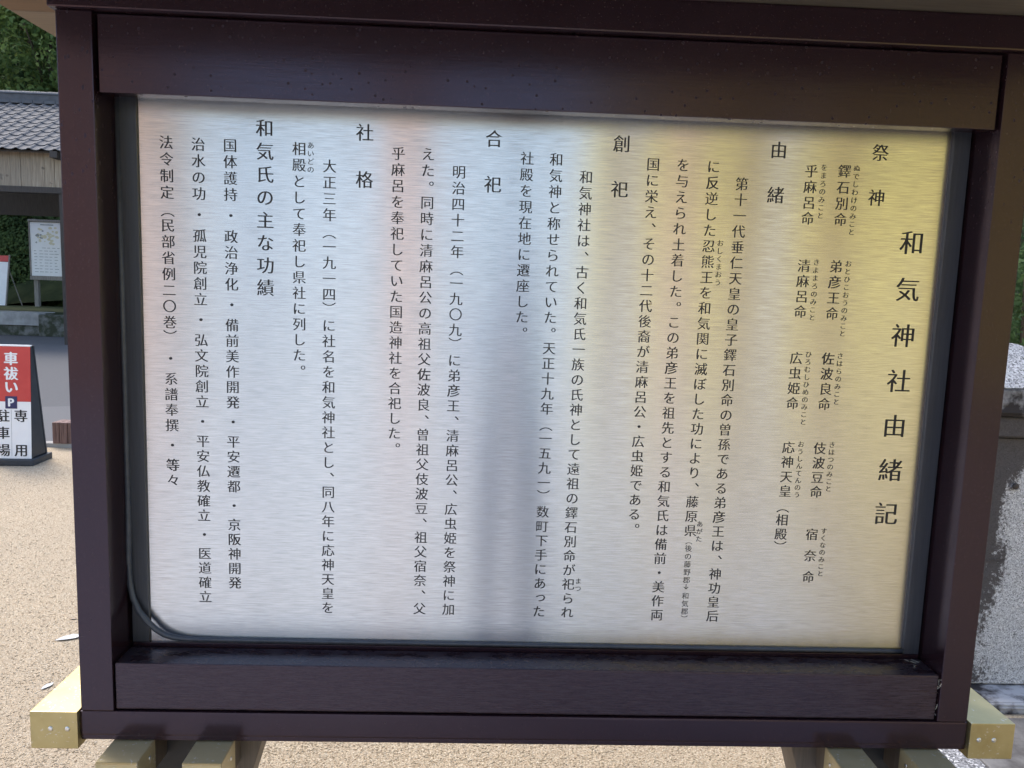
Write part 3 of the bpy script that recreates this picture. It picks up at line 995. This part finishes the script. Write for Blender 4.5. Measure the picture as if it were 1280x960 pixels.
# ================================================================== VEGETATION
def tree_proto(kind, seed):
    """returns (trunk mesh, crown mesh) around origin; crown is many small leaf faces in clumps"""
    r = np.random.default_rng(seed)
    rr = random.Random(seed)
    bm = bmesh.new()
    H = 9.0 if kind == 'cedar' else 7.0
    tube(bm, [(0, 0, -.6), (.05, 0, H * .3), (.0, .06, H * .65), (0.02, 0, H * .97)], [.24, .19, .11, .03], 8)
    cl = []
    if kind == 'cedar':
        for k in range(40):
            z = H * (.16 + .82 * k / 40)
            rad = 2.3 * (1 - (z / H)) ** .75 + .22
            for q in range(3):
                a = rr.uniform(0, 6.28)
                e = rad * rr.uniform(.55, 1.0)
                p = np.array((math.cos(a) * e, math.sin(a) * e, z - e * .18))
                if q == 0:
                    tube(bm, [(0, 0, z), tuple(p)], [.035, .012], 5)
                for s in (.45, .75, 1.0):
                    cl.append((p * np.array((s, s, 1)) + np.array((0, 0, e * .1 * (1 - s))), .36 * (.6 + .4 * e / 2)))
    else:
        for k in range(26):
            a = rr.uniform(0, 6.28)
            z = H * rr.uniform(.32, 1.0)
            rad = 2.5 * math.sqrt(max(.05, 1 - ((z / H - .62) / .42) ** 2))
            e = rad * rr.uniform(.45, 1.0)
            p = np.array((math.cos(a) * e, math.sin(a) * e, z))
            tube(bm, [(0, 0, z * .62), tuple(p * .6 + np.array((0, 0, z * .28))), tuple(p)], [.06, .04, .012], 5)
            cl.append((p, rr.uniform(.6, .95)))
            for _ in range(3):
                cl.append((p + r.normal(size=3) * .55, rr.uniform(.35, .6)))
    trunk = done(bm, 'trunk', True)
    C, T, NR = [], [], []
    for c, s in cl:
        n = int((110 if kind == 'cedar' else 300) * s)
        d = r.normal(size=(n, 3)); d /= np.linalg.norm(d, axis=1)[:, None]
        q = d * (r.uniform(.5, 1.0, n) ** .5)[:, None] * s
        q[:, 2] *= .7
        C.append(c + q); NR.append(d)
        T.append(np.clip(.45 + r.normal(0, .16, n) + r.uniform(-.16, .16), 0, 1))
    C = np.concatenate(C); T = np.concatenate(T); NR = np.concatenate(NR)
    crown = leaves_mesh('crown', C, .075 if kind == 'cedar' else .085, T, .3, .5, NR, .8)
    trunk.materials.append(MAT['bark'])
    return trunk, crown


protos = {'cedar': [tree_proto('cedar', 1), tree_proto('cedar', 2)], 'broad': [tree_proto('broad', 3), tree_proto('broad', 4)]}
for (t, c) in protos['cedar']: c.materials.append(MAT['leaf_dark'])
for (t, c) in protos['broad']: c.materials.append(MAT['leaf'])


def yellow_crown(i):
    c = protos['broad'][i][1].copy()
    c.materials.clear(); c.materials.append(MAT['leaf_yellow'])
    return c
protos['yellow'] = [(protos['broad'][0][0], yellow_crown(0)), (protos['broad'][1][0], yellow_crown(1))]


def tree(kind, x, y, z, s, label, group=None, name='tree', i=0):
    t, c = protos[kind][i % 2]
    e = empty(name, (x, y, z), random.uniform(0, 6.28))
    e.scale = (s, s, s * random.uniform(.92, 1.12))
    tag(e, label, 'tree', group)
    link('trunk', t, None, e)
    link('crown', c, None, e)
    return e


# hillside wood seen above the tiled roof (and further round for other views)
G1 = 'trees on the hillside'
k = 0
for row, (yy, nn, x0, x1) in enumerate(((27, 9, -30, -8), (32, 10, -36, -8), (38, 10, -42, -12), (45, 9, -48, -14), (54, 8, -52, -16))):
    for j in range(nn):
        x = x0 + (x1 - x0) * (j + random.uniform(.2, .8)) / nn
        y = yy + random.uniform(-1.8, 1.8)
        kind = 'broad' if (random.random() < .55) else 'cedar'
        tree(kind, x, y, hill_z(x, y) - .2, random.uniform(.85, 1.35),
             'broad-leaved green tree on the hillside above the tiled roof' if kind == 'broad' else 'dark conifer on the hillside above the tiled roof',
             G1 + (' with broad leaves' if kind == 'broad' else ' with dark needles'), 'broadleaf_tree' if kind == 'broad' else 'conifer_tree', k)
        k += 1
for j in range(16):
    x = -6 + 3.4 * j + random.uniform(-1, 1)
    y = random.uniform(26, 36)
    tree('broad' if j % 3 else 'cedar', x, y, hill_z(x, y) - .2, random.uniform(.9, 1.5), 'green tree on the slope behind the notice board', 'trees on the slope behind the board', 'broadleaf_tree' if j % 3 else 'conifer_tree', j)
tree('yellow', -19.6, 24.2, .5, .82, 'bright yellow-green young tree rising beside the tiled roof ridge', None, 'broadleaf_tree', 1)

# dark clipped hedge on the bank behind the map board
n = 26000
hx = rng.uniform(-16.5, -7.5, n)
hz = rng.uniform(.56, 3.2, n)
hy = 20.0 + (hz - .56) * .42 + rng.normal(0, .10, n) + .10 * np.sin(hx * 3.1) + .08 * np.sin(hz * 5 + hx)
T = np.clip(.40 + rng.normal(0, .18, n) + .18 * np.sin(hx * 1.7 + hz * 2.2), 0, 1)
hg = empty('hedge', (-15.2, 24.3, .5))
hg.scale = (1.2, 1.0, 1.2)
tag(hg, 'dark green sloping hedge bank behind the map board', 'hedge')
hc = leaves_mesh('foliage', np.stack([hx + 12, hy - 20.3, hz - .56], 1), .06, T, .4, .5, np.tile(np.array((0, -1, .4)), (n, 1)), .8)
link('foliage', hc, 'hedge', hg)
prism('bank_core', [(-.06, 0), (1.25, 3.0), (3.0, 3.0), (3.0, 0)], 'x', -4.5, 4.5, 'soil', hg)

# shrub behind the pillar on the right
def shrub(x, y, z, rx, rz, n, label, seed, mat='leaf_dark', sz=.028):
    r = np.random.default_rng(seed)
    e = empty('shrub', (x, y, z))
    tag(e, label, 'shrub')
    cl = [(r.uniform(-1, 1) * rx * .75, r.uniform(-1, 1) * rx * .6, r.uniform(.2, .95) * rz, r.uniform(.25, .45) * rx) for _ in range(34)]
    C, T, D = [], [], []
    for a, b_, c, s in cl:
        m = n // 34
        d = r.normal(size=(m, 3)); d /= np.linalg.norm(d, axis=1)[:, None]
        C.append(np.array((a, b_, c)) + d * s * (r.uniform(.4, 1, m) ** .5)[:, None])
        D.append(d); T.append(np.clip(.45 + r.normal(0, .18, m) + r.uniform(-.2, .2), 0, 1))
    link('foliage', leaves_mesh('foliage', np.concatenate(C), sz, np.concatenate(T), .3, .5, np.concatenate(D), .8), mat, e)
    bm = bmesh.new()
    for _ in range(7):
        a = r.uniform(0, 6.28); q = r.uniform(.3, .7) * rx
        tube(bm, [(math.cos(a) * .06, math.sin(a) * .06, -.1), (math.cos(a) * q * .5, math.sin(a) * q * .5, rz * .4), (math.cos(a) * q, math.sin(a) * q, rz * .85)], [.03, .02, .006], 6)
    link('stems', done(bm, 'stems', True), 'bark', e)
shrub(4.3, 4.6, 0, 1.15, 2.5, 16000, 'dense dark green shrub behind the granite pillar', 5)
shrub(6.4, 5.4, 0, 1.3, 2.7, 12000, 'broad green shrub standing well to the side of the granite pillar', 6, 'leaf')

# gravel stones (loose)
def pebbles(n, sampler, smin, smax, name, label):
    P = sampler(n)
    base = np.array([(1, 0, 0), (-1, 0, 0), (0, 1, 0), (0, -1, 0), (0, 0, 1), (0, 0, -.6)], float)
    fc = np.array([(0, 2, 4), (2, 1, 4), (1, 3, 4), (3, 0, 4), (2, 0, 5), (1, 2, 5), (3, 1, 5), (0, 3, 5)])
    s = smin + (smax - smin) * rng.uniform(0, 1, n) ** 2.2
    ang = rng.uniform(0, 6.28, n)
    V = base[None] * rng.uniform(.6, 1.25, (n, 6, 1)) * np.stack([s, s * rng.uniform(.6, 1, n), s * rng.uniform(.4, .7, n)], 1)[:, None, :]
    ca, sa = np.cos(ang)[:, None], np.sin(ang)[:, None]
    X = V[..., 0] * ca - V[..., 1] * sa
    Yv = V[..., 0] * sa + V[..., 1] * ca
    V = np.stack([X + P[:, :1], Yv + P[:, 1:2], V[..., 2] + s[:, None] * .15], -1)
    F = fc[None] + (np.arange(n) * 6)[:, None, None]
    o = link(name, mesh_np(name, V.reshape(-1, 3), F.reshape(-1, 3), np.repeat(np.clip(rng.beta(2.2, 2.2, n), 0, 1), 6)), 'pebbles')
    tag(o, label, 'gravel', kind='stuff')
def samp_near(n):
    y = 5.3 * rng.uniform(0, 1, n) ** 1.5 - .2
    x = -.95 - (y + 1.43) * .62 * rng.uniform(0, 1, n)
    return np.stack([x - .1, y], 1)
pebbles(90000, samp_near, .0016, .0052, 'loose_gravel', 'loose tan gravel stones on the forecourt beside the board')
pebbles(42000, lambda n: np.stack([rng.uniform(-1.0, 1.35, n), rng.uniform(.75, 1.7, n)], 1), .0016, .0052, 'loose_gravel', 'loose tan gravel stones on the ground beneath the board')

# fallen leaves on the gravel
def litter(x, y, s, mat, label, rz):
    bm = bmesh.new()
    pts = [(-1, 0, 0), (-.4, .35, .1), (.3, .42, .16), (1, .05, .05), (.4, -.36, .12), (-.4, -.3, .1)]
    top = [bm.verts.new((a * s, b_ * s, c * s * .5 + .0045)) for a, b_, c in pts]
    bot = [bm.verts.new((a * s, b_ * s, c * s * .5 + .0035)) for a, b_, c in pts]
    bm.faces.new(top); bm.faces.new(bot[::-1])
    for i in range(6): bm.faces.new((top[i], bot[i], bot[(i + 1) % 6], top[(i + 1) % 6]))
    o = link('fallen_leaf', done(bm), mat)
    o.location = (x, y, 0); o.rotation_euler = (0, 0, rz)
    tag(o, label, 'leaf')
litter(-1.865, 1.76, .055, 'leaf_pale', 'pale silvery fallen leaf on the gravel near the post', .5)
litter(-1.735, 1.36, .028, 'leaf_pale', 'small whitish fallen leaf on the gravel', 1.2)
litter(-1.64, 1.10, .020, 'leaf_dry', 'small brown fallen leaf on the gravel by the end cap', 2.0)
litter(-1.95, 1.95, .018, 'leaf_dry', 'tiny dry leaf scrap on the gravel', .3)

# ================================================================== BEHIND THE CAMERA (unseen hall, office and cloth added to tint the steel plate)
hall = empty('added_hall', (8.5, -9, 0))  # unseen hall, sized and coloured to yellow the plate's right side
tag(hall, 'tall cream plastered timber hall with a bark roof added unseen to yellow the plate reflection', 'building')
def hb_(name, x0, x1, y0, y1, z0, z1, mat, bev=.01): return box(name, (x0 - 8.5, x1 - 8.5, y0 + 9, y1 + 9, z0, z1), mat, hall, bev)
hb_('stone_base', 1.45, 15.2, -12.5, -8.4, 0, .30, 'concrete', .02)
hb_('wall', 1.55, 14.6, -11.6, -9.2, .302, 6.2, 'cream')
for x in (1.58, 3.45, 4.75, 6.6, 9.1, 11.6, 14.5):
    hb_('pillar', x - .08, x + .08, -9.19, -9.03, .302, 6.2, 'hall_wood')
hb_('peach_tint_panel', 2.36, 2.72, -9.19, -9.10, .302, 4.2, 'peach')  # added as a bright peach band in the plate's reflection
hb_('white_tint_panel', 3.75, 4.05, -9.19, -9.10, .302, 4.2, 'map_white')  # both white panels added as pale bands in the plate's reflection
hb_('white_tint_panel', 1.72, 1.95, -9.19, -9.10, .302, 4.2, 'map_white')
hb_('tie_beam', 1.5, 14.7, -9.18, -9.08, 4.6, 4.75, 'hall_wood')
prism('roof', [(.9, 6.21), (-1.4, 8.6), (-3.6, 6.21), (-3.6, 6.6), (-1.4, 9.0), (.9, 6.6)], 'x', -7.0, 6.9, 'bark_roof', hall)
office = empty('added_office', (-8.6, -9, 0))  # unseen building added for the warm band at the plate's left edge
tag(office, 'small peach plastered office added unseen to warm the plate reflection', 'building')
def of_(name, x0, x1, y0, y1, z0, z1, mat, bev=.01): return box(name, (x0 + 8.6, x1 + 8.6, y0 + 9, y1 + 9, z0, z1), mat, office, bev)
of_('wall', -11, -4.62, -10.2, -9, 0, 5.2, 'peach')
of_('door', -8.2, -7.2, -8.995, -8.95, 0, 2.0, 'hall_wood')
of_('window', -10.4, -9.0, -8.995, -8.95, .9, 1.9, 'timber_dark')
prism('roof', [(.3, 5.21), (-.6, 5.9), (-1.5, 5.21), (-1.5, 5.4), (-.6, 6.1), (.3, 5.4)], 'x', -2.8, 4.1, 'tile', office)
for bx, by, lab in ((-.86, -5.0, 'peach cloth on a pole added unseen to stripe the plate reflection'),):
    bn = empty('added_banner', (bx, by, 0))  # unseen cloth added for a narrow peach stripe in the plate
    tag(bn, lab, 'added_banner')
    bm = bmesh.new(); tube(bm, [(.30, 0, 0), (.30, 0, 3.6)], .02, 8); link('pole', done(bm), 'rivet', bn)
    bm = bmesh.new(); tube(bm, [(-.32, 0, 3.52), (.34, 0, 3.52)], .012, 8); link('crossbar', done(bm), 'rivet', bn)
    bm = bmesh.new()
    rows = [[bm.verts.new((-.16 + .38 * i / 6, .03 * math.sin(i * .9 + j * .6), .9 + 2.6 * j / 12)) for i in range(7)] for j in range(13)]
    for a, b_ in zip(rows[:-1], rows[1:]):
        for i in range(6): bm.faces.new((a[i], a[i + 1], b_[i + 1], b_[i]))
    link('cloth', done(bm, 'cloth', True), 'peach', bn)
for j, (x, y, kd, s) in enumerate(((-26, -40, 'cedar', 1.0), (-14, -46, 'broad', .8), (19, -17, 'yellow', 1.2), (22, -12, 'broad', 1.2))):
    tree(kd, x, y, -.1, s, ['tall dark conifer far across the forecourt from the board', 'distant green tree beyond the office roof', 'yellow-green tree at the end of the cream hall', 'broad green tree beside the cream hall'][j], None, 'conifer_tree' if kd == 'cedar' else 'broadleaf_tree', j)

# ------------------------------------------------------------------ photographer, mirrored softly in the plate
def person():
    V = {'pel': (0.010, -1.95, .93), 'bel': (0.010, -1.95, 1.08), 'che': (0.010, -1.94, 1.28), 'nec': (0.010, -1.93, 1.45), 'hd0': (0.010, -1.90, 1.55), 'hd1': (0.010, -1.90, 1.66),
         'shL': (-0.160, -1.93, 1.39), 'elL': (-0.250, -1.78, 1.25), 'wrL': (-.225, -1.53, 1.49), 'haL': (-.205, -1.475, 1.53),
         'shR': (0.180, -1.93, 1.39), 'elR': (0.210, -1.78, 1.25), 'wrR': (-.01, -1.53, 1.49), 'haR': (-.03, -1.475, 1.53),
         'hiL': (-0.080, -1.95, .88), 'knL': (-0.090, -1.93, .48), 'anL': (-0.090, -1.96, .09), 'toL': (-0.100, -1.80, .04),
         'hiR': (0.100, -1.95, .88), 'knR': (0.110, -1.93, .48), 'anR': (0.110, -1.96, .09), 'toR': (0.120, -1.80, .04)}
    rad = {'pel': (.15, .11), 'bel': (.14, .10), 'che': (.155, .11), 'nec': (.058, .058), 'hd0': (.07, .085), 'hd1': (.075, .09), 'sh': (.07, .07), 'el': (.048, .048), 'wr': (.032, .032), 'ha': (.03, .022),
           'hi': (.09, .09), 'kn': (.062, .062), 'an': (.042, .042), 'to': (.04, .03)}
    E = [('pel', 'bel'), ('bel', 'che'), ('che', 'nec'), ('nec', 'hd0'), ('hd0', 'hd1')]
    for s in 'LR':
        E += [('che', 'sh' + s), ('sh' + s, 'el' + s), ('el' + s, 'wr' + s), ('wr' + s, 'ha' + s), ('pel', 'hi' + s), ('hi' + s, 'kn' + s), ('kn' + s, 'an' + s), ('an' + s, 'to' + s)]
        hx, hy, hz = V['ha' + s]
        sg_ = 1 if s == 'L' else -1
        for k in range(4):   # four fingers round the phone, thumb behind
            a, b_ = 'f%s%da' % (s, k), 'f%s%db' % (s, k)
            V[a] = (hx + sg_ * .022, hy + .030, hz + .030 - k * .020)
            V[b_] = (hx + sg_ * (.052 - .004 * abs(k - 1)), hy + .034, hz + .030 - k * .020)
            E += [('ha' + s, a), (a, b_)]
        V['t' + s] = (hx + sg_ * .045, hy - .012, hz + .012)
        E.append(('ha' + s, 't' + s))
    names = list(V)
    me = bpy.data.meshes.new('person')
    me.from_pydata([V[k] for k in names], [(names.index(a), names.index(b_)) for a, b_ in E], [])
    o = bpy.data.objects.new('person', me)
    COL.objects.link(o)
    md = o.modifiers.new('skin', 'SKIN')
    for k, sv in zip(names, me.skin_vertices[0].data):
        sv.radius = rad.get(k) or rad.get(k[:2]) or (.009, .009)
        sv.use_root = (k == 'pel')
    sb = o.modifiers.new('sub', 'SUBSURF'); sb.levels = sb.render_levels = 2
    bpy.context.view_layer.update()
    m2 = bpy.data.meshes.new_from_object(o.evaluated_get(bpy.context.evaluated_depsgraph_get()))
    o.modifiers.clear()
    o.data = m2
    m2.materials.clear()
    for k in ('shirt', 'trousers', 'skin', 'hair'): m2.materials.append(MAT[k])
    for p in m2.polygons:
        c = p.center
        p.use_smooth = True
        p.material_index = 0
        if c.z < .96: p.material_index = 1
        if c.z < .10: p.material_index = 3
        if c.z > 1.46 and c.y < -1.75: p.material_index = 2
        if c.y > -1.58: p.material_index = 2
    tag(o, 'person in a grey-blue shirt facing the board and raising a phone', 'person')
    hbm = bmesh.new()
    bmesh.ops.create_uvsphere(hbm, u_segments=18, v_segments=12, radius=1.0)
    bmesh.ops.delete(hbm, geom=[v for v in hbm.verts if v.co.z < -.1 and v.co.y > -.2], context='VERTS')
    for v in hbm.verts: v.co = Vector((.01 + v.co.x * .088, -1.915 + v.co.y * .105, 1.665 + v.co.z * .10))
    link('hair', done(hbm, 'hair', True), 'hair', o)
    return o
person()
ph = empty('phone', (-.118, -1.449, 1.55))
tag(ph, 'black phone held sideways in both hands in front of the board', 'phone')
box('shell', (-.078, .078, -.004, .004, -.037, .037), 'phone', ph, .003)
box('screen', (-.074, .074, -.0055, -.0043, -.034, .034), 'phone', ph)
